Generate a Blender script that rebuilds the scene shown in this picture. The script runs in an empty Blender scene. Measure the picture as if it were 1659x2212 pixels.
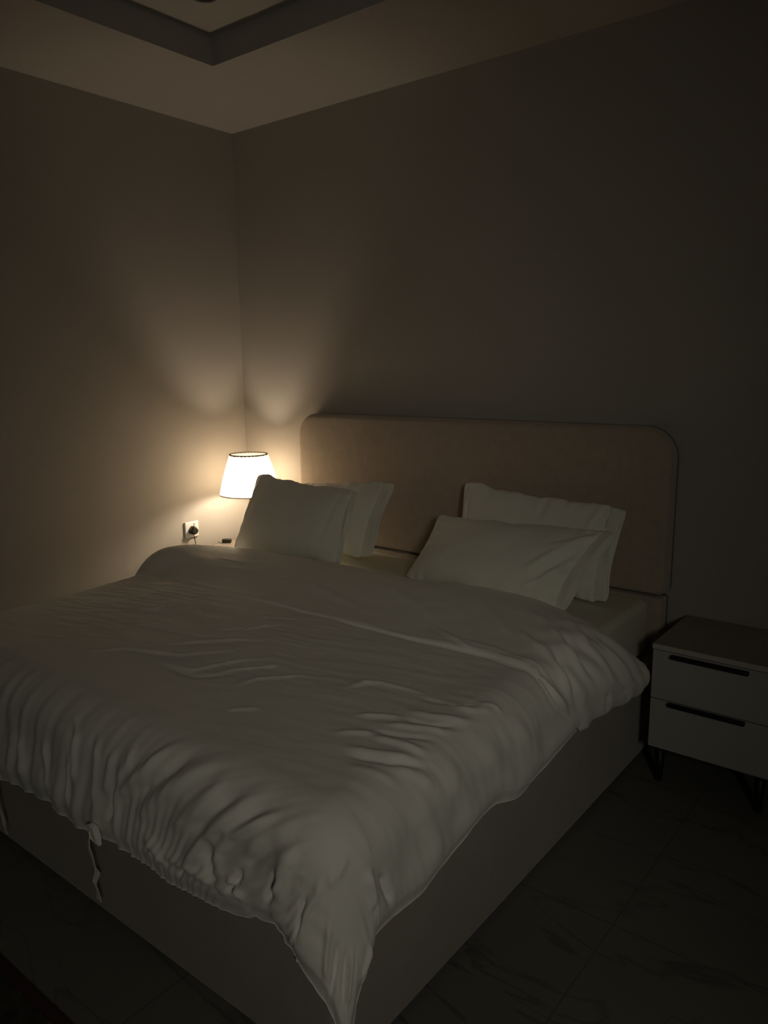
import bpy, bmesh, math, random
import numpy as np
from mathutils import Vector, Matrix

random.seed(7)
S = bpy.context.scene
C = bpy.context.scene.collection

# ---------------------------------------------------------------- camera
cam_data = bpy.data.cameras.new('camera')
cam = bpy.data.objects.new('camera', cam_data)
C.objects.link(cam)
cam.location = (3.4215, -3.0203, 1.5228)
cam.rotation_euler = (math.radians(79.136), math.radians(0.6588), math.radians(38.2802))
cam_data.sensor_fit = 'VERTICAL'
cam_data.sensor_height = 36.0
cam_data.lens = 36.0 * 1656.15 / 2212.0
cam_data.clip_start = 0.02
S.camera = cam

# ---------------------------------------------------------------- world, exposure
w = bpy.data.worlds.new('night')
S.world = w
w.use_nodes = True
w.node_tree.nodes['Background'].inputs[0].default_value = (0.5, 0.55, 0.65, 1)
w.node_tree.nodes['Background'].inputs[1].default_value = 0.002
S.view_settings.view_transform = 'Standard'
S.view_settings.look = 'None'
S.view_settings.exposure = 0.0
S.view_settings.gamma = 1.0
S.view_settings.use_curve_mapping = False
S.cycles.max_bounces = 12
S.cycles.diffuse_bounces = 8
S.cycles.transparent_max_bounces = 12
S.cycles.sample_clamp_indirect = 4.0
S.cycles.use_denoising = True

BULB_POWER = 285.0          # emission strength of the lamp bulb
BULB_COLOR = (1.0, 0.80, 0.58)
FILL_POWER = 2.6           # dim unseen fill, added behind the camera to brighten the bed
FILL_COLOR = (1.0, 0.95, 0.82)

fill = bpy.data.lights.new('fill_light', 'AREA')
fill.shape = 'RECTANGLE'; fill.size = 0.6; fill.size_y = 0.5; fill.spread = math.radians(70)
fill.energy = FILL_POWER; fill.color = FILL_COLOR
ho = bpy.data.objects.new('fill_light', fill)
C.objects.link(ho)
ho.location = (5.0, -4.12, 2.15)
ho.rotation_euler = (Vector((1.9, -1.15, 0.72)) - Vector(ho.location)).to_track_quat('-Z', 'Y').to_euler()

# ---------------------------------------------------------------- helpers
def tag(o, label=None, cat=None, group=None, kind=None):
    if label: o['label'] = label
    if cat: o['category'] = cat
    if group: o['group'] = group
    if kind: o['kind'] = kind
    return o

def thing(name, label, cat, loc=(0, 0, 0), group=None):
    o = bpy.data.objects.new(name, None)
    o.empty_display_size = 0.1
    o.location = loc
    C.objects.link(o)
    return tag(o, label, cat, group)

def link_mesh(name, me, m, parent=None, smooth=False):
    if smooth:
        me.polygons.foreach_set('use_smooth', [True] * len(me.polygons))
    o = bpy.data.objects.new(name, me)
    if m: me.materials.append(m)
    C.objects.link(o)
    if parent:
        o.parent = parent
        o.location = -Vector(parent_world(parent))
    return o

def parent_world(p):
    v = Vector(p.location)
    while p.parent:
        p = p.parent
        v += p.location
    return v

def obj(name, bm, m, parent=None, smooth=False):
    """bm is in world coordinates; linked as one mesh"""
    bmesh.ops.recalc_face_normals(bm, faces=bm.faces)
    me = bpy.data.meshes.new(name)
    bm.to_mesh(me); bm.free()
    return link_mesh(name, me, m, parent, smooth)

def arr_mesh(name, V, F):
    me = bpy.data.meshes.new(name)
    V = np.asarray(V, np.float32).reshape(-1, 3); F = np.asarray(F, np.int32)
    me.vertices.add(len(V)); me.vertices.foreach_set('co', V.ravel())
    k = F.shape[1]
    me.loops.add(F.size); me.loops.foreach_set('vertex_index', F.ravel())
    me.polygons.add(len(F)); me.polygons.foreach_set('loop_start', np.arange(0, F.size, k, dtype=np.int32))
    me.update(calc_edges=True)
    me.validate()
    return me

def box(bm, x0, x1, y0, y1, z0, z1, bev=0.0, seg=2):
    r = bmesh.ops.create_cube(bm, size=1.0)
    for v in r['verts']:
        v.co = Vector(((x0 + x1) / 2 + v.co.x * (x1 - x0), (y0 + y1) / 2 + v.co.y * (y1 - y0), (z0 + z1) / 2 + v.co.z * (z1 - z0)))
    if bev:
        es = list({e for v in r['verts'] for e in v.link_edges})
        bmesh.ops.bevel(bm, geom=es, offset=bev, segments=seg, profile=0.5, affect='EDGES')
    return bm

def newbox(*a, **k):
    return box(bmesh.new(), *a, **k)

def lathe(bm, prof, cx, cy, n=48, closed=False):
    rings = []
    for r, z in prof:
        rings.append([bm.verts.new((cx + r * math.cos(2 * math.pi * i / n), cy + r * math.sin(2 * math.pi * i / n), z)) for i in range(n)])
    for a, b in zip(rings, rings[1:] + ([rings[0]] if closed else [])):
        for i in range(n):
            bm.faces.new((a[i], a[(i + 1) % n], b[(i + 1) % n], b[i]))
    if not closed:
        if prof[0][0] > 1e-6: bm.faces.new(rings[0][::-1])
        if prof[-1][0] > 1e-6: bm.faces.new(rings[-1])
    return bm

def tube(bm, pts, r, n=10):
    pts = [Vector(p) for p in pts]
    rings = []
    for i, p in enumerate(pts):
        t = (pts[min(i + 1, len(pts) - 1)] - pts[max(i - 1, 0)]).normalized()
        a = t.cross(Vector((0.31, 0.2, 0.93)))
        if a.length < 1e-3: a = t.cross(Vector((1, 0, 0)))
        a.normalize(); b = t.cross(a)
        rings.append([bm.verts.new(p + r * (a * math.cos(2 * math.pi * k / n) + b * math.sin(2 * math.pi * k / n))) for k in range(n)])
    for a, b in zip(rings, rings[1:]):
        for k in range(n):
            bm.faces.new((a[k], a[(k + 1) % n], b[(k + 1) % n], b[k]))
    bm.faces.new(rings[0][::-1]); bm.faces.new(rings[-1])
    return bm

def spline(pts, n=8):
    P = [Vector(p) for p in pts]; out = []
    for i in range(len(P) - 1):
        p0 = P[max(i - 1, 0)]; p1 = P[i]; p2 = P[i + 1]; p3 = P[min(i + 2, len(P) - 1)]
        for k in range(n):
            t = k / n
            out.append(0.5 * ((2 * p1) + (p2 - p0) * t + (2 * p0 - 5 * p1 + 4 * p2 - p3) * t * t + (3 * p1 - p0 - 3 * p2 + p3) * t ** 3))
    out.append(P[-1])
    return out

# ---------------------------------------------------------------- materials
def mat(name, col, rough=0.6, metal=0.0, sheen=0.0, spec=0.5, noise=None, bump=None, coords='Object'):
    """noise: (scale, second colour, detail); bump: (scale xyz, strength, distance)"""
    m = bpy.data.materials.new(name)
    m.use_nodes = True
    nt = m.node_tree; N = nt.nodes; L = nt.links
    b = N['Principled BSDF']
    b.inputs['Base Color'].default_value = (*col, 1)
    b.inputs['Roughness'].default_value = rough
    b.inputs['Metallic'].default_value = metal
    b.inputs['Specular IOR Level'].default_value = spec
    if sheen:
        b.inputs['Sheen Weight'].default_value = sheen
        b.inputs['Sheen Roughness'].default_value = 0.5
    tc = N.new('ShaderNodeTexCoord')
    if noise:
        n = N.new('ShaderNodeTexNoise'); n.inputs['Scale'].default_value = noise[0]; n.inputs['Detail'].default_value = noise[2]
        mx = N.new('ShaderNodeMix'); mx.data_type = 'RGBA'
        mx.inputs[6].default_value = (*col, 1); mx.inputs[7].default_value = (*noise[1], 1)
        L.new(tc.outputs[coords], n.inputs['Vector']); L.new(n.outputs['Fac'], mx.inputs[0]); L.new(mx.outputs[2], b.inputs['Base Color'])
    if bump:
        mp = N.new('ShaderNodeMapping'); mp.inputs['Scale'].default_value = bump[0]
        n = N.new('ShaderNodeTexNoise'); n.inputs['Scale'].default_value = 1.0; n.inputs['Detail'].default_value = 3
        bp = N.new('ShaderNodeBump'); bp.inputs['Strength'].default_value = bump[1]; bp.inputs['Distance'].default_value = bump[2]
        L.new(tc.outputs[coords], mp.inputs['Vector']); L.new(mp.outputs[0], n.inputs['Vector'])
        L.new(n.outputs['Fac'], bp.inputs['Height']); L.new(bp.outputs[0], b.inputs['Normal'])
    return m

M = {}
M['wall'] = mat('wall_paint', (0.43, 0.405, 0.365), 0.75, spec=0.25, bump=((60, 60, 60), 0.15, 0.002))
M['ceiling'] = mat('ceiling_paint', (0.48, 0.465, 0.44), 0.85, spec=0.2)
M['cotton'] = mat('white_cotton', (0.83, 0.81, 0.75), 0.75, sheen=0.15, spec=0.25, bump=((260, 260, 260), 0.12, 0.001))
M['pillow'] = mat('pillow_cotton', (0.80, 0.79, 0.70), 0.75, sheen=0.15, spec=0.25, bump=((90, 90, 90), 0.10, 0.002))
M['sheet'] = mat('fitted_sheet_cotton', (0.74, 0.72, 0.58), 0.8, spec=0.25, bump=((40, 40, 40), 0.12, 0.004))
M['velvet'] = mat('beige_velvet', (0.52, 0.435, 0.345), 0.85, sheen=0.3, spec=0.2, noise=(22, (0.40, 0.33, 0.26), 8), bump=((300, 300, 32), 0.6, 0.006))
M['base_velvet'] = mat('taupe_velvet', (0.34, 0.30, 0.26), 0.85, sheen=0.3, spec=0.2, noise=(9, (0.28, 0.245, 0.21), 5), bump=((260, 260, 90), 0.35, 0.003))
M['white_gloss'] = mat('white_lacquer', (0.42, 0.41, 0.38), 0.35, spec=0.4)
M['oak'] = mat('pale_oak_laminate', (0.33, 0.29, 0.24), 0.4, spec=0.4, noise=(30, (0.26, 0.225, 0.185), 6))
M['oak_edge'] = mat('pale_edge_band', (0.50, 0.47, 0.43), 0.4, spec=0.4)
M['black'] = mat('black_metal', (0.008, 0.008, 0.009), 0.45, spec=0.3)
M['black_plastic'] = mat('black_plastic', (0.012, 0.012, 0.011), 0.35, spec=0.4)
M['white_plastic'] = mat('white_plastic', (0.80, 0.79, 0.75), 0.25, spec=0.5)
M['grey_trim'] = mat('grey_trim', (0.35, 0.32, 0.28), 0.6)
M['brass'] = mat('dull_metal', (0.35, 0.30, 0.24), 0.35, metal=0.9)
M['rim'] = mat('shade_rim_trim', (0.07, 0.05, 0.04), 0.9, spec=0.1)
M['rim_low'] = mat('shade_hem_trim', (0.30, 0.22, 0.15), 0.9, spec=0.1)
M['dark_trim'] = mat('downlight_trim', (0.12, 0.10, 0.09), 0.5)

def marble():
    m = bpy.data.materials.new('grey_marble_tile'); m.use_nodes = True
    nt = m.node_tree; N = nt.nodes; L = nt.links; b = N['Principled BSDF']
    tc = N.new('ShaderNodeTexCoord')
    base = N.new('ShaderNodeTexNoise'); base.inputs['Scale'].default_value = 1.6; base.inputs['Detail'].default_value = 7
    L.new(tc.outputs['Object'], base.inputs['Vector'])
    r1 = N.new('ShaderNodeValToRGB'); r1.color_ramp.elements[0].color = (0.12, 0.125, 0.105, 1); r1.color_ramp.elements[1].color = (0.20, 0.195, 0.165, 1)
    L.new(base.outputs['Fac'], r1.inputs['Fac'])
    # veins: where a distorted noise crosses its middle value
    mp = N.new('ShaderNodeMapping'); mp.inputs['Rotation'].default_value = (0, 0, 0.9); mp.inputs['Scale'].default_value = (1.0, 2.2, 1)
    vn = N.new('ShaderNodeTexNoise'); vn.inputs['Scale'].default_value = 1.1; vn.inputs['Detail'].default_value = 6; vn.inputs['Distortion'].default_value = 1.3
    L.new(tc.outputs['Object'], mp.inputs['Vector']); L.new(mp.outputs[0], vn.inputs['Vector'])
    r2 = N.new('ShaderNodeValToRGB'); cr = r2.color_ramp
    cr.elements[0].position = 0.485; cr.elements[0].color = (0, 0, 0, 1); cr.elements[1].position = 0.515; cr.elements[1].color = (0, 0, 0, 1)
    e = cr.elements.new(0.50); e.color = (1, 1, 1, 1)
    L.new(vn.outputs['Fac'], r2.inputs['Fac'])
    vm = N.new('ShaderNodeTexNoise'); vm.inputs['Scale'].default_value = 2.3
    L.new(tc.outputs['Object'], vm.inputs['Vector'])
    mm = N.new('ShaderNodeMath'); mm.operation = 'MULTIPLY'
    L.new(r2.outputs[0], mm.inputs[0]); L.new(vm.outputs['Fac'], mm.inputs[1])
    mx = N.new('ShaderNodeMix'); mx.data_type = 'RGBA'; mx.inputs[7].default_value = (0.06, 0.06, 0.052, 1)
    L.new(mm.outputs[0], mx.inputs[0]); L.new(r1.outputs[0], mx.inputs[6])
    # tile joints
    mb = N.new('ShaderNodeMapping'); mb.inputs['Location'].default_value = TILE_OFFSET
    br = N.new('ShaderNodeTexBrick'); br.offset = 0.0; br.inputs['Scale'].default_value = 1.0
    br.inputs['Mortar Size'].default_value = 0.0022; br.inputs['Brick Width'].default_value = 0.79; br.inputs['Row Height'].default_value = 0.79
    br.inputs['Color1'].default_value = (0, 0, 0, 1); br.inputs['Color2'].default_value = (0, 0, 0, 1); br.inputs['Mortar'].default_value = (1, 1, 1, 1)
    L.new(tc.outputs['Object'], mb.inputs['Vector']); L.new(mb.outputs[0], br.inputs['Vector'])
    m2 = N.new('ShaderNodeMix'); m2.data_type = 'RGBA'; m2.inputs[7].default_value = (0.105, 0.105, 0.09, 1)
    L.new(br.outputs['Color'], m2.inputs[0]); L.new(mx.outputs[2], m2.inputs[6]); L.new(m2.outputs[2], b.inputs['Base Color'])
    b.inputs['Roughness'].default_value = 0.38; b.inputs['Specular IOR Level'].default_value = 0.25
    return m
TILE_OFFSET = (0.41, -0.40, 0)
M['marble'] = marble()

def shade_fabric():
    m = bpy.data.materials.new('pleated_shade_fabric'); m.use_nodes = True
    nt = m.node_tree; N = nt.nodes; L = nt.links
    for n in list(N): N.remove(n)
    o = N.new('ShaderNodeOutputMaterial'); t = N.new('ShaderNodeBsdfTranslucent'); d = N.new('ShaderNodeBsdfDiffuse'); tr = N.new('ShaderNodeBsdfTransparent')
    t.inputs[0].default_value = (0.82, 0.77, 0.68, 1); d.inputs[0].default_value = (0.85, 0.80, 0.72, 1)
    tr.inputs[0].default_value = (1.0, 0.93, 0.82, 1)
    a = N.new('ShaderNodeMixShader'); a.inputs[0].default_value = 0.25
    L.new(t.outputs[0], a.inputs[1]); L.new(d.outputs[0], a.inputs[2])
    b = N.new('ShaderNodeMixShader'); b.inputs[0].default_value = 0.15
    L.new(a.outputs[0], b.inputs[1]); L.new(tr.outputs[0], b.inputs[2]); L.new(b.outputs[0], o.inputs[0])
    return m
M['shade'] = shade_fabric()

def emitter(name, col, s):
    m = bpy.data.materials.new(name); m.use_nodes = True
    b = m.node_tree.nodes['Principled BSDF']
    b.inputs['Base Color'].default_value = (0.9, 0.88, 0.8, 1)
    b.inputs['Emission Color'].default_value = (*col, 1); b.inputs['Emission Strength'].default_value = s
    return m
M['bulb'] = emitter('lit_bulb_glass', BULB_COLOR, BULB_POWER)

def rug_mat():
    m = mat('dark_rug_pile', (0.05, 0.048, 0.032), 0.95, spec=0.1)
    nt = m.node_tree; N = nt.nodes; L = nt.links; b = N['Principled BSDF']
    tc = N.new('ShaderNodeTexCoord'); v = N.new('ShaderNodeTexVoronoi'); v.inputs['Scale'].default_value = 26
    r = N.new('ShaderNodeValToRGB'); r.color_ramp.elements[0].color = (0.03, 0.03, 0.022, 1); r.color_ramp.elements[1].color = (0.10, 0.08, 0.055, 1)
    e = r.color_ramp.elements.new(0.45); e.color = (0.045, 0.045, 0.032, 1)
    L.new(tc.outputs['Object'], v.inputs['Vector']); L.new(v.outputs['Distance'], r.inputs['Fac']); L.new(r.outputs[0], b.inputs['Base Color'])
    return m
M['rug'] = rug_mat()
M['rug_edge'] = mat('rug_binding', (0.07, 0.035, 0.03), 0.95, spec=0.1)

# ---------------------------------------------------------------- the room
RX, RY, H = 4.5, -4.2, 2.768
def struct(name, bm, m):
    return tag(obj(name, bm, m), kind='structure')
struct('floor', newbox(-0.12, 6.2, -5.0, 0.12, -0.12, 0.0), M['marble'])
struct('wall_back', newbox(-0.12, RX + 0.12, 0.0, 0.12, 0.0, H), M['wall'])
struct('wall_left', newbox(-0.12, 0.0, RY, 0.0, 0.0, H), M['wall'])
struct('wall_front', newbox(-0.12, RX + 0.12, RY - 0.12, RY, 0, H), M['wall'])
bm = bmesh.new()                                   # right wall with an unseen opening, added to let the fill light in
box(bm, RX, RX + 0.12, -3.15, 0.0, 0, H)
box(bm, RX, RX + 0.12, -4.1, -3.15, 2.5, H)
box(bm, RX, RX + 0.12, RY, -4.1, 0, H)
struct('wall_right', bm, M['wall'])
bm = bmesh.new()                                   # unseen space past the opening, added to house the fill light
box(bm, RX + 0.12, 6.12, -2.9, -2.78, 0, H); box(bm, RX + 0.12, 6.12, -5.0, -4.88, 0, H); box(bm, 6.0, 6.12, -4.88, -2.9, 0, H)
struct('wall_fill_space', bm, M['wall'])
bm = bmesh.new()  # frame around the added opening
for y0, y1 in ((-4.15, -4.1), (-3.15, -3.10)):
    box(bm, RX - 0.012, RX + 0.13, y0, y1, 0, 2.5, 0.004)
box(bm, RX - 0.012, RX + 0.13, -4.15, -3.10, 2.5, 2.56, 0.004)
struct('trim_1', bm, M['grey_trim'])

# ceiling with a raised tray
TX0, TX1, TY0, TY1, TH = 0.68, 3.85, -0.688, -3.5, 0.115
bm = bmesh.new()
box(bm, -0.12, 6.2, TY0, 0.12, H, H + 0.3)
box(bm, -0.12, 6.2, -5.0, TY1, H, H + 0.3)
box(bm, -0.12, TX0, TY1, TY0, H, H + 0.3)
box(bm, TX1, 6.2, TY1, TY0, H, H + 0.3)
box(bm, TX0, TX1, TY1, TY0, H + TH, H + 0.3)
struct('ceiling', bm, M['ceiling'])

# recessed downlight in the tray, switched off
dl = thing('ceiling_downlight', 'small round recessed downlight, switched off, in the raised ceiling tray', 'downlight', (0.94, -0.938, H + TH))
obj('trim_ring', lathe(bmesh.new(), [(0.036, H + TH - 0.001), (0.038, H + TH - 0.006), (0.050, H + TH - 0.004), (0.052, H + TH + 0.0005)], 0.94, -0.938, 40, closed=True), M['dark_trim'], dl, True)
obj('lens', lathe(bmesh.new(), [(0.037, H + TH - 0.003), (0.030, H + TH - 0.001), (0.0, H + TH - 0.0005)], 0.94, -0.938, 40), M['dark_trim'], dl, True)

# rug at the foot of the bed
rg = thing('rug', 'dark mottled rug with reddish edge on the tiles beyond the bed foot', 'rug', (1.5, -2.9, 0))
obj('pile', newbox(0.35, 2.62, -3.6, -2.30, 0.0, 0.013, 0.004), M['rug'], rg)
bm = bmesh.new()
for a in ((0.32, 2.65, -2.302, -2.272), (0.32, 2.65, -3.63, -3.598), (0.32, 0.352, -3.6, -2.30), (2.618, 2.65, -3.6, -2.30)):
    box(bm, *a, 0.0, 0.011, 0.003)
obj('border', bm, M['rug_edge'], rg)

# ---------------------------------------------------------------- bed
bed = thing('bed', 'wide beige velvet upholstered bed with tall headboard with rounded corners', 'bed', (1.49, -1.0, 0))

def headboard_mesh(x0, x1, z0, z1, yb, yf, rc, r, nseg=14):
    """padded slab: outline with round top corners, the front edge rolled over a radius"""
    def outline(inset):
        pts = []
        R = max(rc - inset, 0.01); rb = max(0.03 - inset * 0.6, 0.006)
        a0, a1, c0, c1 = x0 + inset, x1 - inset, z0 + inset * 0.6, z1 - inset
        for cx, cz, rr, s in ((a1 - R, c1 - R, R, 0), (a0 + R, c1 - R, R, 90), (a0 + rb, c0 + rb, rb, 180), (a1 - rb, c0 + rb, rb, 270)):
            for k in range(nseg + 1):
                t = math.radians(s + 90 * k / nseg)
                pts.append((cx + rr * math.cos(t), cz + rr * math.sin(t)))
        return pts
    prof = [(0.0, yb), (0.0, (yb + yf + r) / 2)]
    for k in range(9):
        t = math.radians(90 * k / 8)
        prof.append((r * (1 - math.cos(t)), yf + r - r * math.sin(t)))
    prof += [(r + 0.05, yf - 0.004), (r + 0.12, yf - 0.006)]
    bm = bmesh.new(); rings = []
    for ins, y in prof:
        rings.append([bm.verts.new((x, y, z)) for x, z in outline(ins)])
    n = len(rings[0])
    for a, b in zip(rings, rings[1:]):
        for i in range(n): bm.faces.new((a[i], a[(i + 1) % n], b[(i + 1) % n], b[i]))
    bm.faces.new(rings[0]); bm.faces.new(rings[-1])
    return bm
obj('headboard', headboard_mesh(0.512, 2.487, 0.617, 1.277, -0.004, -0.088, 0.125, 0.026), M['velvet'], bed, True)
obj('lower_panel', headboard_mesh(0.525, 2.478, 0.0, 0.607, -0.004, -0.082, 0.012, 0.010), M['velvet'], bed, True)
obj('bed_base', newbox(0.50, 2.48, -2.02, -0.078, 0.012, 0.375, 0.022, 4), M['base_velvet'], bed, True)
for x in (0.62, 2.36):
    for y in (-1.9, -0.25):
        obj('foot', newbox(x - 0.03, x + 0.03, y - 0.03, y + 0.03, 0, 0.013), M['black'], bed)

def mattress_mesh():
    """soft slab with slightly raised corners"""
    x0, x1, y0, y1, z0, z1, r = 0.55, 2.437, -1.975, -0.094, 0.376, 0.602, 0.035
    bm = newbox(x0, x1, y0, y1, z0, z1, r, 5)
    for v in bm.verts:
        k = max(0, abs(v.co.x - 1.49) / 0.94 - 0.93) * max(0, (v.co.y + 0.30) / 0.2) if v.co.z > 0.5 else 0
        v.co.z += 0.06 * min(k, 0.25)
    return bm
tag(obj('mattress', mattress_mesh(), M['sheet'], None, True), 'mattress under a pale fitted sheet, bare between the pillows and at the right corner', 'mattress')

# ---------------------------------------------------------------- draping maths
def smooth01(t):
    t = np.clip(t, 0, 1)
    return t * t * (3 - 2 * t)

def vnoise(x, y, seed=0):
    """smooth 2-D value noise in -1..1"""
    xi = np.floor(x).astype(np.int64); yi = np.floor(y).astype(np.int64)
    fx = x - xi; fy = y - yi
    fx = fx * fx * fx * (fx * (fx * 6 - 15) + 10); fy = fy * fy * fy * (fy * (fy * 6 - 15) + 10)
    def h(a, b):
        n = (a * 374761393 + b * 668265263 + seed * 974634777) & 0xffffffff
        n = ((n ^ (n >> 13)) * 1274126177) & 0xffffffff
        return ((n ^ (n >> 16)) & 0xffff) / 32767.5 - 1
    a = h(xi, yi) * (1 - fx) + h(xi + 1, yi) * fx
    b = h(xi, yi + 1) * (1 - fx) + h(xi + 1, yi + 1) * fx
    return a * (1 - fy) + b * fy

DX0, DX1, DY1, DR = 0.61, 2.385, -1.92, 0.125       # flat core of the duvet and the radius it bends over the mattress edge
def top_height(x, y):
    cx = (x - 1.495) / 0.95
    z = 0.648 - 0.016 * np.abs(cx) ** 3
    z = z - 0.02 * smooth01((y + 0.75) / 0.3)
    z = z - 0.014 * smooth01((-1.45 - y) / 0.5)
    return z

def drape(u, v):
    """unfolded cloth coordinates (metres) -> place on the bed and outward normal"""
    u = np.asarray(u, float); v = np.asarray(v, float)
    qx = np.clip(u, DX0, DX1); qy = np.maximum(v, DY1)
    dx = u - qx; dy = v - qy
    d = np.hypot(dx, dy); dd = np.where(d < 1e-9, 1, d)
    nx = dx / dd; ny = dy / dd
    th = np.minimum(d / DR, math.pi / 2)
    over = np.maximum(d - DR * math.pi / 2, 0)
    corner = np.abs(nx * ny) * 2
    flare = 0.03 + 0.10 * corner
    out = DR * np.sin(th) + over * flare
    z = top_height(qx, qy) - DR * (1 - np.cos(th)) - over * np.sqrt(1 - flare ** 2)
    P = np.stack([qx + nx * out, qy + ny * out, z], -1)
    N = np.stack([nx * np.sin(th), ny * np.sin(th), np.cos(th)], -1)
    return P, N

def strokes_height(U, V, strokes):
    """sum of soft ridges (or, with a negative height, creases) along polylines in cloth coordinates"""
    H = np.zeros_like(U)
    for pts, w, amp in strokes:
        pts = np.asarray(pts, float)
        lo = pts.min(0) - 3.2 * w; hi = pts.max(0) + 3.2 * w
        m = (U > lo[0]) & (U < hi[0]) & (V > lo[1]) & (V < hi[1])
        if not m.any(): continue
        u = U[m]; v = V[m]
        seg = np.hypot(*(pts[1:] - pts[:-1]).T); cum = np.concatenate([[0], np.cumsum(seg)]); L = cum[-1]
        best = np.full(u.shape, 1e9); bt = np.zeros(u.shape)
        for i in range(len(pts) - 1):
            a = pts[i]; e = pts[i + 1] - a; l2 = e @ e
            t = np.clip(((u - a[0]) * e[0] + (v - a[1]) * e[1]) / l2, 0, 1)
            d2 = (u - a[0] - t * e[0]) ** 2 + (v - a[1] - t * e[1]) ** 2
            k = d2 < best
            best = np.where(k, d2, best); bt = np.where(k, cum[i] + t * seg[i], bt)
        f = bt / L
        taper = smooth01(f / 0.3) * smooth01((1 - f) / 0.3)
        x = np.sqrt(best) / w
        H[m] += amp * (0.12 + 0.88 * taper) * np.exp(-x * x)
    return H

def curve(xs, tab):
    tab = sorted(tab)
    return np.interp(xs, [a for a, b in tab], [b for a, b in tab])

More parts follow.
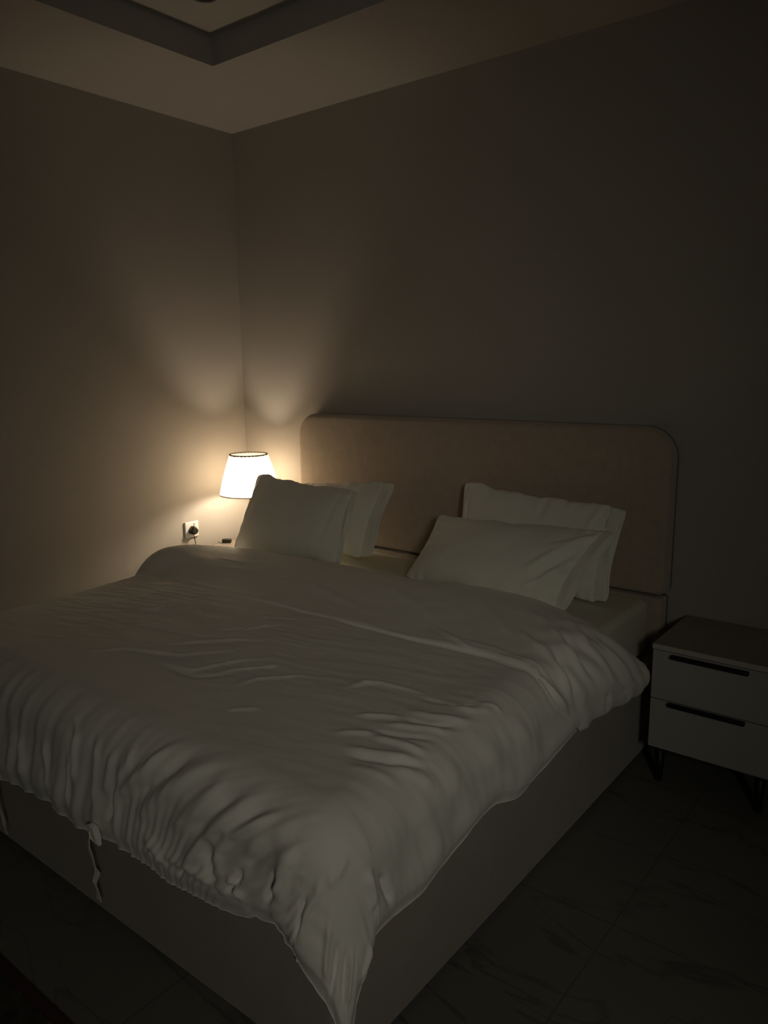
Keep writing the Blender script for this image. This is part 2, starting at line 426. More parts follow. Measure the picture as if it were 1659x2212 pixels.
COVER_FOLDS = [
    ([(1.964, -1.964), (1.924, -2.008), (1.884, -2.068), (1.788, -2.156), (1.752, -2.208), (1.740, -2.252)], 0.016, 0.013),
    ([(2.116, -1.964), (2.080, -1.988), (2.012, -2.056), (1.928, -2.128), (1.844, -2.216)], 0.022, 0.013),
    ([(2.144, -1.988), (2.128, -2.040), (2.084, -2.096), (1.980, -2.188)], 0.02, 0.012),
    ([(2.252, -1.988), (2.212, -2.052), (2.152, -2.108), (2.108, -2.164), (2.064, -2.224), (2.024, -2.288)], 0.018, 0.015),
    ([(2.344, -2.000), (2.280, -2.048), (2.200, -2.108), (2.164, -2.156), (2.160, -2.192), (2.176, -2.224)], 0.014, 0.016),
    ([(2.392, -1.996), (2.348, -2.040), (2.292, -2.092), (2.244, -2.152)], 0.018, 0.009),
    ([(2.356, -2.112), (2.340, -2.156), (2.320, -2.220)], 0.008, -0.014),
    ([(2.408, -2.048), (2.376, -2.092), (2.360, -2.132), (2.348, -2.200)], 0.02, 0.014),
    ([(1.540, -2.036), (1.576, -2.084), (1.568, -2.148), (1.552, -2.236)], 0.012, 0.011),
    ([(1.656, -2.036), (1.680, -2.100), (1.664, -2.180), (1.652, -2.264)], 0.014, 0.01),
    ([(1.532, -2.132), (1.520, -2.220), (1.516, -2.316)], 0.01, 0.009),
    ([(1.752, -2.048), (1.732, -2.120), (1.704, -2.208)], 0.013, 0.009),
    ([(1.816, -2.020), (1.812, -2.076), (1.768, -2.144)], 0.012, 0.008),
    ([(1.404, -2.132), (1.404, -2.216), (1.408, -2.308)], 0.012, 0.009),
    ([(1.268, -2.160), (1.268, -2.232), (1.264, -2.308)], 0.014, 0.009),
    ([(1.880, -2.240), (1.940, -2.252), (1.980, -2.288)], 0.012, 0.01),
    ([(2.136, -2.124), (2.120, -2.188), (2.136, -2.236), (2.176, -2.260)], 0.012, -0.011),
    ([(2.064, -2.236), (2.044, -2.260), (2.008, -2.296)], 0.01, -0.01),
    ([(1.704, -2.284), (1.728, -2.236), (1.760, -2.148)], 0.01, -0.01),
    ([(2.240, -2.172), (2.224, -2.208), (2.200, -2.252)], 0.008, -0.014),
    ([(2.196, -2.208), (2.232, -2.232), (2.256, -2.236)], 0.007, 0.01),
    ([(1.916, -2.256), (2.060, -2.248), (2.176, -2.248), (2.256, -2.232)], 0.01, 0.006),
    ([(2.020, -1.968), (1.952, -2.064), (1.840, -2.168)], 0.015, -0.01),
    ([(2.208, -2.004), (2.136, -2.092), (2.064, -2.176)], 0.014, -0.009),
    ([(2.304, -2.000), (2.224, -2.080), (2.132, -2.180)], 0.014, -0.01),
    ([(2.352, -2.044), (2.288, -2.124), (2.240, -2.188)], 0.018, -0.009),
    ([(2.288, -1.524), (2.368, -1.508), (2.432, -1.468), (2.464, -1.424)], 0.013, 0.0062),
    ([(2.332, -1.428), (2.416, -1.408), (2.468, -1.336)], 0.013, 0.0065),
    ([(2.280, -1.620), (2.364, -1.584), (2.428, -1.544), (2.456, -1.504)], 0.011, 0.005),
    ([(2.304, -1.684), (2.368, -1.668), (2.428, -1.652), (2.460, -1.628)], 0.011, 0.0055),
    ([(2.280, -1.768), (2.348, -1.744), (2.404, -1.716), (2.464, -1.668)], 0.013, 0.0062),
    ([(2.064, -1.512), (2.100, -1.464), (2.144, -1.432), (2.220, -1.416), (2.296, -1.404)], 0.01, 0.004),
    ([(2.424, -1.744), (2.484, -1.704), (2.528, -1.672)], 0.016, 0.005),
    ([(2.340, -1.820), (2.404, -1.800), (2.472, -1.772)], 0.014, 0.004),
    ([(2.420, -1.372), (2.448, -1.328), (2.484, -1.320)], 0.009, 0.004),
    ([(2.204, -1.628), (2.272, -1.580), (2.328, -1.552)], 0.01, 0.0045),
    ([(2.224, -1.724), (2.272, -1.692), (2.320, -1.660)], 0.01, 0.004),
    ([(2.272, -1.436), (2.380, -1.420), (2.456, -1.364)], 0.01, -0.004),
    ([(2.304, -1.564), (2.392, -1.544), (2.448, -1.488)], 0.009, -0.004),
    ([(2.292, -1.660), (2.380, -1.624), (2.444, -1.584)], 0.009, -0.004),
    ([(2.312, -1.788), (2.412, -1.744), (2.488, -1.660)], 0.01, -0.005),
    ([(1.376, -1.640), (1.484, -1.540), (1.624, -1.444), (1.680, -1.372)], 0.009, 0.0042),
    ([(1.220, -1.828), (1.328, -1.716), (1.512, -1.648), (1.620, -1.560), (1.672, -1.468)], 0.01, 0.0042),
    ([(1.476, -1.720), (1.640, -1.696), (1.724, -1.564), (1.788, -1.492)], 0.009, 0.004),
    ([(1.716, -1.676), (1.776, -1.592), (1.848, -1.504)], 0.008, 0.0035),
    ([(1.828, -1.712), (1.844, -1.628), (1.932, -1.536), (1.984, -1.508)], 0.009, 0.0038),
    ([(0.976, -1.484), (1.092, -1.432), (1.076, -1.340)], 0.01, 0.005),
    ([(1.084, -1.584), (1.240, -1.536), (1.440, -1.504), (1.544, -1.440)], 0.009, 0.004),
    ([(1.300, -1.440), (1.464, -1.428), (1.568, -1.324)], 0.008, 0.0035),
    ([(1.912, -1.808), (1.992, -1.740)], 0.009, 0.003),
    ([(2.084, -1.524), (2.120, -1.448)], 0.009, 0.003),
    ([(1.528, -1.728), (1.684, -1.720), (1.788, -1.636)], 0.01, -0.003),
    ([(1.516, -1.436), (1.540, -1.336), (1.596, -1.260)], 0.007, 0.003),
    ([(1.456, -1.304), (1.516, -1.228), (1.600, -1.196)], 0.007, 0.003),
    ([(2.512, -1.980), (2.524, -2.028), (2.516, -2.088)], 0.012, 0.006),
    ([(2.496, -2.060), (2.500, -2.116), (2.460, -2.208)], 0.014, 0.007),
    ([(2.448, -2.240), (2.452, -2.184), (2.468, -2.136)], 0.009, -0.009),
    ([(2.708, -1.864), (2.648, -1.884), (2.608, -1.896)], 0.01, -0.01),
    ([(2.684, -1.932), (2.628, -1.936), (2.568, -1.952)], 0.02, 0.012),
    ([(2.680, -2.260), (2.652, -2.180), (2.632, -2.120)], 0.009, -0.009),
    ([(2.764, -2.208), (2.736, -2.152), (2.688, -2.084)], 0.008, 0.008),
    ([(2.740, -2.232), (2.708, -2.168), (2.668, -2.108)], 0.008, -0.008),
    ([(2.784, -2.088), (2.760, -2.012), (2.736, -1.968)], 0.01, 0.009),
    ([(2.632, -2.248), (2.596, -2.176), (2.568, -2.112)], 0.014, 0.008),
    ([(2.684, -1.304), (2.600, -1.400), (2.504, -1.472)], 0.03, 0.006),
    ([(2.668, -1.520), (2.560, -1.596), (2.472, -1.604)], 0.03, 0.006),
    ([(2.700, -1.664), (2.596, -1.720), (2.508, -1.756)], 0.03, 0.006),
    ([(2.676, -1.164), (2.564, -1.272), (2.484, -1.332)], 0.025, 0.005),
]
TURNBACK_FOLDS = [
    ([(2.228, -0.720), (2.348, -0.800), (2.440, -0.900), (2.516, -0.916), (2.620, -0.836)], 0.016, 0.01),
    ([(2.256, -0.872), (2.376, -0.948), (2.452, -0.984), (2.516, -1.004), (2.600, -0.964)], 0.014, 0.009),
    ([(2.320, -0.696), (2.380, -0.732), (2.468, -0.828), (2.556, -0.792), (2.664, -0.660)], 0.016, 0.009),
    ([(2.424, -0.740), (2.500, -0.744), (2.580, -0.672), (2.660, -0.576)], 0.014, 0.007),
    ([(2.292, -1.052), (2.404, -1.096), (2.472, -1.088), (2.524, -1.072), (2.628, -0.992)], 0.016, 0.011),
    ([(2.364, -1.092), (2.428, -1.104), (2.484, -1.116), (2.552, -1.096)], 0.01, -0.007),
    ([(2.392, -0.912), (2.476, -0.976), (2.552, -0.980), (2.652, -0.912)], 0.011, -0.009),
    ([(2.296, -0.752), (2.412, -0.856), (2.488, -0.908), (2.580, -0.860)], 0.01, -0.006),
    ([(2.684, -0.768), (2.636, -0.792), (2.580, -0.816)], 0.008, -0.01),
    ([(2.672, -0.660), (2.644, -0.676), (2.596, -0.728)], 0.008, -0.01),
    ([(2.424, -1.048), (2.456, -1.096), (2.484, -1.064)], 0.008, 0.006),
    ([(2.032, -1.000), (2.144, -1.044), (2.264, -1.100)], 0.01, 0.005),
    ([(2.092, -1.036), (2.216, -1.092), (2.312, -1.112)], 0.008, -0.004),
    ([(1.300, -0.916), (1.480, -0.944), (1.768, -1.016)], 0.02, 0.004),
    ([(0.808, -0.908), (0.944, -0.892), (1.072, -0.852)], 0.008, 0.005),
    ([(0.908, -0.964), (1.024, -0.936), (1.160, -0.908)], 0.008, 0.005),
    ([(0.852, -0.812), (0.952, -0.792), (1.048, -0.772)], 0.008, 0.004),
    ([(1.100, -0.928), (1.200, -0.920), (1.280, -0.892)], 0.008, 0.004),
    ([(1.632, -0.796), (1.864, -0.872), (2.056, -0.980)], 0.02, 0.004),
    ([(2.048, -0.732), (2.232, -0.888), (2.340, -0.964)], 0.015, 0.004),
]

# ---------------------------------------------------------------- duvet
def z2d(z):                                          # height of the hem above the floor -> length of cloth past the flat top
    return DR * math.pi / 2 + (0.63 - DR - z)
HEM_RIGHT = [(0.3, z2d(.36)), (-0.8, z2d(.375)), (-1.088, z2d(.383)), (-1.232, z2d(.363)), (-1.288, z2d(.363)), (-1.388, z2d(.391)),
             (-1.504, z2d(.391)), (-1.612, z2d(.36)), (-1.74, z2d(.345)), (-1.888, z2d(.35)), (-1.92, z2d(.345))]
HEM_FOOT = [(0.5, z2d(.28)), (0.8, z2d(.31)), (1.05, z2d(.28)), (1.164, z2d(.301)), (1.268, z2d(.305)), (1.36, z2d(.315)), (1.428, z2d(.306)), (1.524, z2d(.298)),
            (1.596, z2d(.302)), (1.68, z2d(.318)), (1.764, z2d(.321)), (1.884, z2d(.332)), (1.96, z2d(.322)), (2.024, z2d(.331)), (2.148, z2d(.344)),
            (2.244, z2d(.366)), (2.268, z2d(.383)), (2.328, z2d(.395)), (2.345, z2d(.385)), (2.385, z2d(.36))]
HEM_CORNER = [(0, z2d(.345)), (2, z2d(.31)), (10, z2d(.29)), (19, z2d(.279)), (26, z2d(.25)), (32, z2d(.19)), (37, z2d(.135)), (42, z2d(.18)), (47, z2d(.235)), (53, z2d(.272)), (65, z2d(.31)), (81, z2d(.345)), (90, z2d(.36))]
HEM_LEFT = 0.42

# turned-back edge: its head side (roll) and foot side (open hem), in cloth coordinates
ROLL = [(0.36, -0.74), (0.50, -0.66), (0.62, -0.60), (0.80, -0.575), (1.02, -0.555), (1.32, -0.555), (1.62, -0.56), (1.90, -0.45), (2.10, -0.44), (2.28, -0.53), (2.37, -0.60), (2.45, -0.62), (2.53, -0.555), (2.61, -0.40), (2.69, -0.33)]
OPEN = [(0.36, -1.17), (0.50, -1.18), (0.60, -1.15), (0.89, -1.142), (1.208, -1.125), (1.46, -1.12), (1.688, -1.12), (2.0, -1.105), (2.20, -1.08), (2.29, -1.068), (2.372, -1.08), (2.424, -1.075), (2.48, -1.09), (2.535, -1.09), (2.70, -0.905)]

def duvet_cover():
    A = np.concatenate([np.linspace(-1, 0, 36)[:-1], np.linspace(0, 1, 330), 1 + np.linspace(0, 1, 72)[1:]])
    B = np.concatenate([np.linspace(0, 1, 330), 1 + np.linspace(0, 1, 80)[1:]])
    VH = -0.60                                       # head end, under the turned-back edge
    a, b = np.meshgrid(A, B, indexing='ij')
    uc = DX0 + (DX1 - DX0) * np.clip(a, 0, 1); vc = VH + (DY1 - VH) * np.clip(b, 0, 1)
    ra = np.clip(a - 1, 0, 1); la = np.clip(-a, 0, 1); fb = np.clip(b - 1, 0, 1)
    u = uc.copy(); v = vc.copy()
    # right skirt
    m = (ra > 0) & (fb == 0); u[m] += ra[m] * (curve(vc[m], HEM_RIGHT) + 0.025 * smooth01((-0.95 - vc[m]) / 0.2))
    m = (la > 0) & (fb == 0); u[m] -= la[m] * HEM_LEFT
    m = (fb > 0) & (ra == 0) & (la == 0); v[m] -= fb[m] * (curve(uc[m], HEM_FOOT) + 0.045)
    for m, s, tab in (((fb > 0) & (ra > 0), 1, HEM_CORNER), ((fb > 0) & (la > 0), -1, [(0, HEM_LEFT), (45, 0.55), (90, HEM_FOOT[0][1])])):
        p = (ra if s > 0 else la)[m]; q = fb[m]
        k = np.maximum(p, q)
        phi = np.where(p >= q, 45 * q / k, 90 - 45 * p / k)
        d = k * (curve(phi, tab) + 0.025 + 0.020 * phi / 90)
        u[m] += s * d * np.cos(np.radians(phi)); v[m] -= d * np.sin(np.radians(phi))
    P, N = drape(u, v)
    h = strokes_height(u, v, [(p, w_, k * (1.5 if w_ < 0.0115 and p[0][1] > -1.9 else 1.25)) for p, w_, k in COVER_FOLDS])
    h += strokes_height(u, v, [([(p, q - 0.006) for p, q in OPEN[2:]], 0.009, -0.007)])
    # broad softness of the filling
    h += 0.006 * vnoise(u / 0.33, v / 0.30, 3) + 0.0018 * vnoise(u / 0.15 + 5, v / 0.13, 8)
    # small creases of the cotton, running across the bed
    ca, sa = math.cos(0.22), math.sin(0.22)
    up = u * ca + v * sa; vp = -u * sa + v * ca
    area = 1.3 * np.exp(-((u - 1.12) / 0.32) ** 2 - ((v + 1.33) / 0.17) ** 2) + np.exp(-((u - 1.35) / 0.55) ** 2 - ((v + 1.30) / 0.33) ** 2)
    h += (0.0006 + 0.0024 * area) * (1 - np.abs(vnoise(up / 0.16, vp / 0.026, 21))) ** 2
    h += (0.0010 + 0.0012 * area) * vnoise(up / 0.075, vp / 0.024, 33)
    # hanging folds that open out towards the foot hem
    dfoot = np.clip((DY1 - v) / 0.30, 0, 1) * (u < DX1 + 0.05)
    sweep = 0.25 + 1.1 * smooth01((u - 1.7) / 0.5)      # the folds sweep more and more sideways towards the right corner
    quiet = 1 - 0.75 * smooth01((u - 1.72) / 0.15)
    h += dfoot * quiet * 0.0045 * np.sin(2 * math.pi * (u - sweep * (v - DY1)) / 0.095 + 2.5 * vnoise(u / 0.22, v / 0.5, 5))
    h += dfoot * 0.0016 * np.sin(2 * math.pi * (u - sweep * (v - DY1)) / 0.047 + 3.0 * vnoise(u / 0.2, v / 0.4, 15))
    dside = np.clip((u - DX1) / 0.35, 0, 1) * (v > DY1)
    h += dside * 0.0032 * np.sin(2 * math.pi * (v + 0.5 * (u - DX1)) / 0.23 + 2.0 * vnoise(v / 0.3, u / 0.5, 6))
    # puffed, rounded hem: thinner at the seam
    edge = np.maximum(np.maximum(ra, la), fb)
    h -= 0.016 * smooth01((edge - 0.86) / 0.14)
    h += 0.004 * np.exp(-((edge - 0.80) / 0.08) ** 2)
    P = P + N * h[..., None]
    V = [P.reshape(-1, 3)]
    na, nb = a.shape
    idx = np.arange(na * nb).reshape(na, nb)
    F = [np.stack([idx[:-1, :-1], idx[1:, :-1], idx[1:, 1:], idx[:-1, 1:]], -1).reshape(-1, 4)]
    # the hem turns under and the lining runs a little way back up behind it
    loop = np.concatenate([idx[0, :], idx[1:, -1], idx[-1, -2::-1]])
    bp = V[0][loop]; bn = N.reshape(-1, 3)[loop]
    prev = loop; off = na * nb
    for inn, dz in ((0.003, -0.004), (0.009, -0.006), (0.016, -0.003), (0.020, 0.010), (0.020, 0.06)):
        q = bp - bn * inn; q[:, 2] += dz
        V.append(q); cur = np.arange(off, off + len(loop)); off += len(loop)
        F.append(np.stack([prev[:-1], cur[:-1], cur[1:], prev[1:]], -1)); prev = cur
    me = arr_mesh('cover', np.concatenate(V), np.concatenate(F)[:, ::-1])
    return me

def turned_edge():
    n, k = 420, 130
    def resample(P, n):
        P = np.array(P); s = P[:, 0]
        q = np.linspace(s[0], s[-1], n)
        y = np.interp(q, s, P[:, 1])
        ker = np.exp(-np.linspace(-2, 2, 25) ** 2); ker /= ker.sum()
        yp = np.convolve(np.pad(y, 12, mode='edge'), ker, mode='valid')
        yp[-18:] = y[-18:]
        return np.stack([q, yp], -1)
    K = resample(ROLL, n); O = resample(OPEN, n)
    c = np.linspace(0, 1, k)[None, :]
    uv = K[:, None, :] * (1 - c[..., None]) + O[:, None, :] * c[..., None]
    # the right end hangs as a rounded, puckered edge
    u = uv[..., 0]; v = uv[..., 1]
    P, N = drape(u, v)
    t = np.linspace(0, 1, n)[:, None]
    hmax = 0.046 + 0.034 * smooth01((0.95 - u) / 0.40) + 0.030 * smooth01((u - 2.45) / 0.2) + 0.020 * smooth01((0.70 - u) / 0.14)
    pk = 0.34 + 0.30 * smooth01((1.25 - u) / 0.55)
    roll = np.sqrt(np.clip(1 - np.clip((0.13 - c) / 0.13, 0, 1) ** 2, 0, 1))
    low = 0.72 - 0.32 * smooth01((0.95 - u) / 0.40)
    rise = roll * (low + (1 - low) * smooth01(c / pk))
    fall = 1 - (1 - 0.007 / hmax) * smooth01((c - pk) / (1 - pk)) ** 1.2
    prof = np.where(c < pk, rise, fall)
    prof = prof * (1 - 0.6 * smooth01((c - 0.985) / 0.015))
    endr = np.sqrt(np.clip(1 - np.clip((t - 0.965) / 0.035, 0, 1) ** 2, 0, 1)); endl = np.sqrt(np.clip(1 - np.clip((0.04 - t) / 0.04, 0, 1) ** 2, 0, 1))
    h = hmax * prof * (0.25 + 0.75 * endr) * (0.3 + 0.7 * endl)
    w_ = strokes_height(u, v, TURNBACK_FOLDS)
    w_ += 0.003 * vnoise(u / 0.22, v / 0.18, 44) + 0.0015 * vnoise(u / 0.07, v / 0.05, 45)
    w_ += 0.0030 * smooth01((u - 1.95) / 0.3) * np.exp(-((c - 0.93) / 0.02) ** 2)
    cr = (1 - np.abs(vnoise(u / 0.11, v / 0.022, 51))) ** 2
    w_ += 0.003 * np.exp(-((u - 0.78) / 0.18) ** 2 - ((v + 0.68) / 0.10) ** 2) * cr
    side = smooth01((u - 2.25) / 0.3)
    w_ += side * 0.005 * np.sin(2 * math.pi * (v - 0.6 * (u - 2.3)) / 0.115 + 1.5 * vnoise(u / 0.2, v / 0.2, 9))
    up = h + w_ * smooth01(c / 0.06) * smooth01((1 - c) / 0.03)
    # head roll bulges past its line
    T = P + N * up[..., None]
    under = P + N * (0.004 + 0.5 * h * 0)[..., None]
    ub = np.where(u > DX1 + 0.08, 0.003, -0.006)
    under = P + N * ub[..., None]
    V = np.concatenate([T.reshape(-1, 3), under.reshape(-1, 3)])
    idx = np.arange(n * k).reshape(n, k)
    F = [np.stack([idx[:-1, :-1], idx[1:, :-1], idx[1:, 1:], idx[:-1, 1:]], -1).reshape(-1, 4)]
    F.append(F[0][:, ::-1] + n * k)
    loop = np.concatenate([idx[0, :], idx[1:, -1], idx[-1, -2::-1], idx[-2:0:-1, 0]])
    l2 = np.roll(loop, -1)
    F.append(np.stack([loop, l2, l2 + n * k, loop + n * k], -1))
    return arr_mesh('turned_back_edge', V, np.concatenate(F)[:, ::-1])

duvet = thing('duvet', 'rumpled white cotton duvet spread over the bed, its top edge turned back', 'duvet', (1.49, -1.3, 0.6))
link_mesh('cover', duvet_cover(), M['cotton'], duvet, True)
link_mesh('turned_back_edge', turned_edge(), M['cotton'], duvet, True)

def ribbon(pts, wid, twist):
    P = spline(pts, 8); bm = bmesh.new(); rows = []
    n = len(P)
    for i, p in enumerate(P):
        f = i / (n - 1); a = np.interp(f, [t[0] for t in twist], [t[1] for t in twist])
        d = Vector((math.cos(a), -math.sin(a), 0)) * wid / 2
        q = Vector((-math.sin(a), -math.cos(a), 0)) * 0.0008
        rows.append([bm.verts.new(p + d + q), bm.verts.new(p + d - q), bm.verts.new(p - d - q), bm.verts.new(p - d + q)])
    for a, b in zip(rows, rows[1:]):
        for k in range(4): bm.faces.new((a[k], a[(k + 1) % 4], b[(k + 1) % 4], b[k]))
    bm.faces.new(rows[0]); bm.faces.new(rows[-1][::-1])
    return bm
obj('tie_ribbon', ribbon([(1.662, -2.066, 0.325), (1.664, -2.078, 0.285), (1.667, -2.074, 0.24), (1.668, -2.068, 0.195), (1.663, -2.066, 0.15), (1.668, -2.066, 0.112)], 0.027, [(0, 0.9), (0.3, 0.15), (0.5, 0.3), (0.66, 1.35), (0.8, 0.3), (1, 0.1)]), M['cotton'], duvet)
obj('tie_ribbon', ribbon([(1.136, -2.066, 0.32), (1.138, -2.078, 0.27), (1.136, -2.072, 0.21), (1.140, -2.066, 0.15), (1.152, -2.066, 0.105)], 0.016, [(0, 0.9), (0.3, 1.0), (0.55, 0.6), (0.8, 0.9), (1, 0.2)]), M['cotton'], duvet)
# little stitched tab where the cover is tied shut
def knot(cx, cz, s=1.0):
    bm = bmesh.new()
    n = 9
    pts = [(-0.034, 0.006), (-0.010, -0.010), (0.014, -0.022), (0.052, -0.046), (0.040, -0.018), (0.030, 0.020), (0.006, 0.026), (-0.014, 0.018)]
    top = [bm.verts.new((cx + a * s, -2.076 - 0.002 * math.sin(i * 2.1), cz + b * s)) for i, (a, b) in enumerate(pts)]
    bot = [bm.verts.new((cx + a * s, -2.058, cz + b * s)) for a, b in pts]
    m = len(pts)
    bm.faces.new(top); bm.faces.new(bot[::-1])
    for i in range(m): bm.faces.new((top[i], bot[i], bot[(i + 1) % m], top[(i + 1) % m]))
    bmesh.ops.bevel(bm, geom=list(bm.edges), offset=0.004, segments=2, affect='EDGES')
    return bm
obj('tie_knot', knot(1.664, 0.322, 0.75), M['cotton'], duvet)

# ---------------------------------------------------------------- pillows
def pillow(label, TL, TR, BL, BR, thick, seed, flap=None, wr=(), concave=0.07, lean=0.25):
    """a stuffed pillow in a cotton case; the corners are the seam corners of its mid plane"""
    TL, TR, BL, BR = (np.array(p, float) for p in (TL, TR, BL, BR))
    root = thing('pillow', label, 'pillow', tuple((BL + BR) / 2), 'pillows against the headboard')
    na, nb = 90, 64
    # finer towards the seam
    fa = np.sin(np.linspace(-math.pi / 2, math.pi / 2, na)); fb_ = np.sin(np.linspace(-math.pi / 2, math.pi / 2, nb))
    a, b = np.meshgrid(fa, fb_, indexing='ij')
    nrm = np.cross(BR - BL, TL - BL); nrm /= np.linalg.norm(nrm)          # towards the camera side
    if nrm[1] > 0: nrm = -nrm
    ex = (TR - TL); ex /= np.linalg.norm(ex); ez = np.cross(nrm, ex); ez = ez if ez[2] > 0 else -ez
    def place(a, b):
        rc = 0.045 * (np.abs(a) ** 10) * (np.abs(b) ** 10)              # the very corners are blunt
        a = a * (1 - rc); b = b * (1 - 1.4 * rc)
        aa = a * (1 - concave * (1 - b ** 2) ** 1.0 * np.abs(a) ** 3)
        bb = b * (1 - concave * 1.2 * (1 - a ** 2) ** 1.0 * np.abs(b) ** 3)
        s = (aa + 1) / 2; t = (bb + 1) / 2
        return (TL * ((1 - s) * t)[..., None] + TR * (s * t)[..., None] + BL * ((1 - s) * (1 - t))[..., None] + BR * (s * (1 - t))[..., None])
    mid = place(a, b)
    # slightly uneven seam
    mid = mid + ez * (0.006 * vnoise(a * 4 + seed, b * 0 + seed, seed) * np.abs(b) ** 6)[..., None] + ez * (0.0025 * vnoise(a * 17 + seed, b * 0 + seed, seed + 3) * np.abs(b) ** 8)[..., None]
    bul = (np.clip(1 - np.abs(a) ** 2.2, 0, 1) * np.clip(1 - np.abs(b) ** 2.2, 0, 1)) ** 0.62
    bul = bul * (1 + lean * (-b))
    X = a * 0.35; Y = b * 0.22
    wrk = strokes_height(X, Y, wr) + 0.004 * vnoise(X / 0.12 + seed, Y / 0.10, seed + 1) + 0.0012 * vnoise(X / 0.04, Y / 0.05, seed + 2)
    # puckers that run inwards from the seams
    pk = np.exp(-(1 - np.abs(b)) / 0.16) * 0.0035 * np.sin(a * 34 + 3 * vnoise(a * 3, b * 0 + seed, seed + 5)) + np.exp(-(1 - np.abs(a)) / 0.13) * 0.0035 * np.sin(b * 21 + seed)
    edge = np.clip(np.minimum(1 - np.abs(a), 1 - np.abs(b)) / 0.06, 0, 1)
    fr = thick * 0.55 * bul + (wrk + pk) * edge
    bk = thick * 0.45 * bul
    Pf = mid + nrm * (fr + 0.0015)[..., None]; Pb = mid - nrm * (bk + 0.0015)[..., None]
    V = np.concatenate([Pf.reshape(-1, 3), Pb.reshape(-1, 3)])
    idx = np.arange(na * nb).reshape(na, nb)
    F0 = np.stack([idx[:-1, :-1], idx[1:, :-1], idx[1:, 1:], idx[:-1, 1:]], -1).reshape(-1, 4)
    loop = np.concatenate([idx[0, :], idx[1:, -1], idx[-1, -2::-1], idx[-2:0:-1, 0]]); l2 = np.roll(loop, -1)
    F = np.concatenate([F0, F0[:, ::-1] + na * nb, np.stack([loop, loop + na * nb, l2 + na * nb, l2], -1)])
    V[:, 2] = np.maximum(V[:, 2], 0.606)
    me = arr_mesh('pillow_case', V, F)
    o = link_mesh('pillow_case', me, M['pillow'], root, True)
    if flap:                                        # loose open end of the case sticking out past the filling
        side, length, gap = flap
        nbt, nl = 34, 10
        rows = []
        for j in range(nl):
            f = j / (nl - 1)
            aa = side * (0.93 + f * 0.07)
            ring = []
            for face in (1, -1):
                bs = np.linspace(0.97, -0.97, nbt) if face == 1 else np.linspace(-0.97, 0.97, nbt)
                p = place(np.full(nbt, aa), bs * (1 - 0.03 * f))
                ext = ex * side * (f * length) * (1 + 0.05 * np.sin(bs * 3 + seed))[:, None]
                prof = (1 - np.abs(bs) ** 3)
                g = (gap * (0.6 + 0.4 * f) * prof + 0.006 * f * np.sin(bs * 5 + seed * 1.3 + f * 2) * prof)
                ring.append(p + ext + nrm * (face * (g + 0.002))[:, None])
            rows.append(np.concatenate(ring))
        R_ = np.array(rows); m = R_.shape[1]
        Vf = R_.reshape(-1, 3)
        Vf[:, 2] = np.maximum(Vf[:, 2], 0.606)
        Ff = []
        for j in range(nl - 1):
            for i in range(m):
                i2 = (i + 1) % m
                Ff.append((j * m + i, j * m + i2, (j + 1) * m + i2, (j + 1) * m + i))
        fo = link_mesh('case_flap', arr_mesh('case_flap', Vf, Ff), M['pillow'], root, True)
        md = fo.modifiers.new('cloth', 'SOLIDIFY'); md.thickness = 0.0022; md.offset = 0
    return root

pillow('white pillow at the back on the left, its open case end showing',
       (0.60, -0.17, 0.925), (1.195, -0.185, 0.985), (0.60, -0.27, 0.61), (1.13, -0.31, 0.61), 0.12, 11, flap=(1, 0.055, 0.010))
pillow('white pillow propped in front on the left, its corner rising before the lamp shade',
       (0.462, -0.335, 0.985), (1.100, -0.30, 0.950), (0.50, -0.57, 0.612), (1.115, -0.46, 0.61), 0.17, 4, flap=(1, 0.018, 0.012),
       wr=[([(-0.30, 0.20), (-0.31, 0.05), (-0.33, -0.12)], 0.012, 0.007), ([(-0.12, 0.20), (-0.15, 0.15), (-0.18, 0.10)], 0.008, 0.005), ([(-0.08, 0.20), (-0.11, 0.14), (-0.13, 0.11)], 0.007, 0.004), ([(0.29, 0.18), (0.27, 0.05), (0.25, -0.12)], 0.016, -0.007)])
pillow('white pillow at the back on the right, leaning on the headboard, top edge dented',
       (1.615, -0.17, 1.018), (2.335, -0.185, 0.982), (1.60, -0.27, 0.61), (2.31, -0.30, 0.61), 0.105, 23, flap=(1, 0.035, 0.018),
       wr=[([(-0.31, 0.21), (-0.31, 0.0), (-0.31, -0.2)], 0.010, -0.008), ([(0.04, 0.22), (0.06, 0.17), (0.05, 0.10)], 0.010, -0.008), ([(0.30, 0.21), (0.27, 0.14), (0.26, 0.0)], 0.014, 0.007)])
pillow('white pillow propped in front on the right, creased towards its right end',
       (1.541, -0.262, 0.874), (2.340, -0.285, 0.906), (1.492, -0.46, 0.614), (2.232, -0.515, 0.614), 0.155, 31, flap=(1, 0.035, 0.020),
       wr=[([(0.34, 0.17), (0.25, 0.05), (0.18, -0.10)], 0.016, 0.010), ([(0.345, 0.19), (0.28, 0.12), (0.20, 0.05)], 0.012, 0.008), ([(0.33, 0.10), (0.27, -0.03), (0.22, -0.16)], 0.014, -0.009), ([(0.30, 0.0), (0.25, -0.10), (0.20, -0.17)], 0.012, 0.008), ([(-0.31, 0.20), (-0.33, 0.10), (-0.335, 0.0)], 0.008, -0.006)])

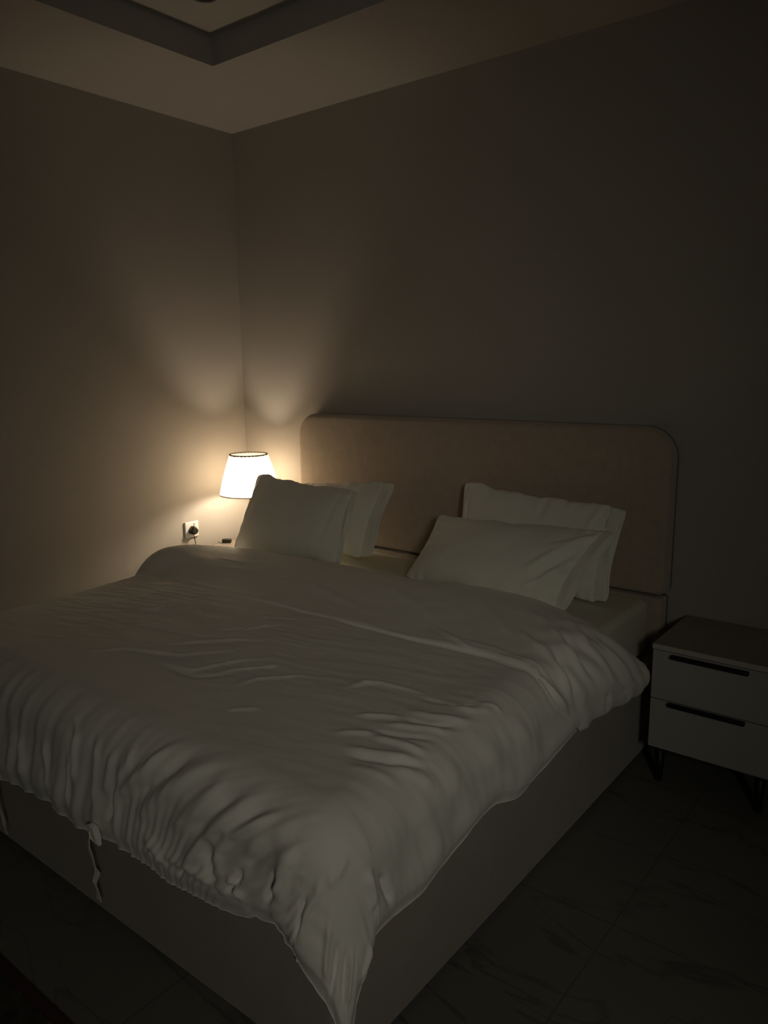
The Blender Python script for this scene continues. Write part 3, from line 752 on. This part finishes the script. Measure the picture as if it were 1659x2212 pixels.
# ---------------------------------------------------------------- nightstands
def nightstand(x, label, group):
    W, D = 0.41, 0.385
    root = thing('nightstand', label, 'nightstand', (x, -0.2, 0), group)
    x0, x1, yf, yb = x - W / 2, x + W / 2, -0.395, -0.012
    obj('body', newbox(x0 + 0.004, x1 - 0.004, yf + 0.019, yb, 0.145, 0.519, 0.002), M['white_gloss'], root)
    t = obj('top', newbox(x0, x1, yf - 0.004, yb, 0.520, 0.540, 0.002), M['oak'], root)
    obj('edge_band', newbox(x0 + 0.001, x1 - 0.001, yf - 0.0052, yf - 0.0038, 0.5205, 0.5385, 0.0005), M['oak_edge'], t)
    for z0, z1 in ((0.335, 0.516), (0.146, 0.331)):
        d = obj('drawer', newbox(x0 + 0.002, x1 - 0.002, yf, yf + 0.018, z0, z1, 0.0015), M['white_gloss'], root)
        hb = bmesh.new()
        hx0, hx1, hz = x - 0.138, x + 0.118, z1 - 0.010 if z0 > 0.3 else z1 - 0.004
        box(hb, hx0, hx1, yf - 0.020, yf - 0.002, hz - 0.009, hz + 0.006, 0.0045, 3)
        h_ = obj('handle', hb, M['black'], d, True)
    for lx in (x0 + 0.035, x1 - 0.035):
        for ly in (yf + 0.04, yb - 0.04):
            bm = bmesh.new()
            lathe(bm, [(0.011, 0.0), (0.013, 0.004), (0.019, 0.1455)], lx, ly, 16)
            obj('leg', bm, M['black'], root, True)
    return root
nightstand(2.762, 'two-drawer nightstand with black bar handles in the dark to the right of the bed', 'matching nightstands')
nightstand(0.262, 'lit nightstand in the corner left of the bed, mostly hidden, carrying the lamp', 'matching nightstands')

# ---------------------------------------------------------------- table lamp
LX, LY = 0.266, -0.22
lamp = thing('table_lamp', 'lit table lamp with white pleated shade in the corner beside the bed', 'lamp', (LX, LY, 0.54))
obj('base', lathe(bmesh.new(), [(0.062, 0.5405), (0.064, 0.548), (0.050, 0.556), (0.020, 0.566), (0.013, 0.60), (0.026, 0.64), (0.036, 0.69), (0.030, 0.74), (0.013, 0.785), (0.008, 0.80)], LX, LY), M['brass'], lamp, True)
obj('stem', lathe(bmesh.new(), [(0.006, 0.795), (0.006, 0.827), (0.016, 0.831), (0.016, 0.860), (0.013, 0.862)], LX, LY, 24), M['brass'], lamp, True)
ZB, ZT, RB, RT = 0.838, 1.053, 0.163, 0.098
def shade_mesh():
    n, k = 540, 40
    th = np.linspace(0, 2 * math.pi, n, endpoint=False)[:, None]; f = np.linspace(0, 1, k)[None, :]
    r = RB + (RT - RB) * (0.88 * f + 0.12 * f ** 2)
    pl = np.sin(th * 54 + 2.0 * np.sin(th * 7)) + 0.6 * np.sin(th * 31 + 1.3)
    amp = 0.0040 * f ** 3 + 0.0014 * (1 - f) ** 2 + 0.0006
    r = r + pl * amp + 0.004 * np.sin(f * math.pi)
    z = ZB + (ZT - ZB) * f + 0 * th
    V = np.stack([LX + r * np.cos(th), LY + r * np.sin(th), z], -1).reshape(-1, 3)
    idx = np.arange(n * k).reshape(n, k); a = idx; b = np.roll(idx, -1, 0)
    F = np.stack([a[:, :-1], b[:, :-1], b[:, 1:], a[:, 1:]], -1).reshape(-1, 4)
    return arr_mesh('lamp_shade', V, F)
sh = link_mesh('lamp_shade', shade_mesh(), M['shade'], lamp, True)
def ring(r, z, t, hgt):
    return lathe(bmesh.new(), [(r - t, z - hgt / 2), (r + t, z - hgt / 2), (r + t * 1.2, z), (r + t, z + hgt / 2), (r - t, z + hgt / 2)], LX, LY, 72, closed=True)
obj('top_rim', ring(RT + 0.002, ZT, 0.0030, 0.007), M['rim'], sh, True)
obj('bottom_rim', ring(RB, ZB, 0.0022, 0.005), M['rim_low'], sh, True)
bm = bmesh.new()
for k in range(3):
    t = 2 * math.pi * k / 3 + 0.5
    tube(bm, [(LX + 0.012 * math.cos(t), LY + 0.012 * math.sin(t), 0.855), (LX + (RB - 0.004) * math.cos(t), LY + (RB - 0.004) * math.sin(t), ZB + 0.012)], 0.0012, 6)
obj('shade_carrier', bm, M['brass'], sh, True)
bm = lathe(bmesh.new(), [(0.012, 0.861), (0.014, 0.873), (0.024, 0.889), (0.029, 0.907), (0.026, 0.925), (0.014, 0.938), (0.0, 0.942)], LX, LY, 28)
obj('bulb', bm, M['bulb'], lamp, True)

# ---------------------------------------------------------------- socket, plug, fob
SY, SZ = -0.429, 0.641
sk = thing('wall_socket', 'white square wall socket on the left wall beside the lamp', 'socket', (0, SY, SZ))
obj('face_plate', newbox(0.0, 0.013, SY - 0.045, SY + 0.045, SZ - 0.044, SZ + 0.044, 0.004, 3), M['white_plastic'], sk, True)
obj('rocker_switch', newbox(0.012, 0.0165, SY + 0.012, SY + 0.026, SZ + 0.022, SZ + 0.036, 0.0015), M['white_plastic'], sk, True)
pg = thing('power_plug', 'black three-pin plug with its thin cable pushed into the wall socket', 'plug', (0.013, SY - 0.002, SZ - 0.006))
bm = bmesh.new()
prof = []
for k in range(40):
    t = 2 * math.pi * k / 40
    r = 0.0245 * (1 + 0.10 * math.cos(3 * t + math.pi / 2) * 0.8 + 0.05 * math.cos(4 * t))
    prof.append((r * math.cos(t), r * math.sin(t) * 0.95))
rings = []
for x, s in ((0.0135, 0.96), (0.020, 1.0), (0.034, 0.97), (0.041, 0.86), (0.044, 0.62), (0.0445, 0.2)):
    rings.append([bm.verts.new((x, SY - 0.002 + a * s, SZ - 0.004 + b * s)) for a, b in prof])
for a, b in zip(rings, rings[1:]):
    for i in range(40): bm.faces.new((a[i], a[(i + 1) % 40], b[(i + 1) % 40], b[i]))
bm.faces.new(rings[0]); bm.faces.new(rings[-1])
obj('plug_body', bm, M['black_plastic'], pg, True)
bm = tube(bmesh.new(), spline([(0.030, SY - 0.003, SZ - 0.022), (0.031, SY - 0.004, SZ - 0.04), (0.036, SY - 0.001, SZ - 0.07), (0.034, SY - 0.003, SZ - 0.11), (0.030, SY - 0.006, 0.45), (0.024, SY, 0.30), (0.03, SY + 0.01, 0.10), (0.034, SY + 0.04, 0.006), (0.05, SY + 0.20, 0.006)]), 0.0021, 10)
obj('cable', bm, M['black_plastic'], pg, True)
fb = thing('key_fob', 'small black fob with a thin loop lying on the lit nightstand', 'fob', (0.10, -0.262, 0.5405))
bm = bmesh.new()
box(bm, -0.026, 0.026, -0.016, 0.016, 0.0, 0.022, 0.006, 3)
bmesh.ops.transform(bm, matrix=Matrix.Translation((0.080, -0.246, 0.5405)) @ Matrix.Rotation(math.radians(38), 4, 'Z'), verts=bm.verts)
obj('fob_body', bm, M['black_plastic'], fb, True)
bm = bmesh.new()
n = 28
cx, cy = 0.060, -0.278
lp = [(cx + 0.013 * math.cos(t) * math.cos(0.66) - 0.008 * math.sin(t) * math.sin(0.66), cy + 0.013 * math.cos(t) * math.sin(0.66) + 0.008 * math.sin(t) * math.cos(0.66), 0.5445 + 0.004 * math.cos(t + 2.6) ) for t in [2 * math.pi * i / n for i in range(n + 1)]]
tube(bm, lp, 0.0014, 8)
obj('loop', bm, M['black_plastic'], fb, True)
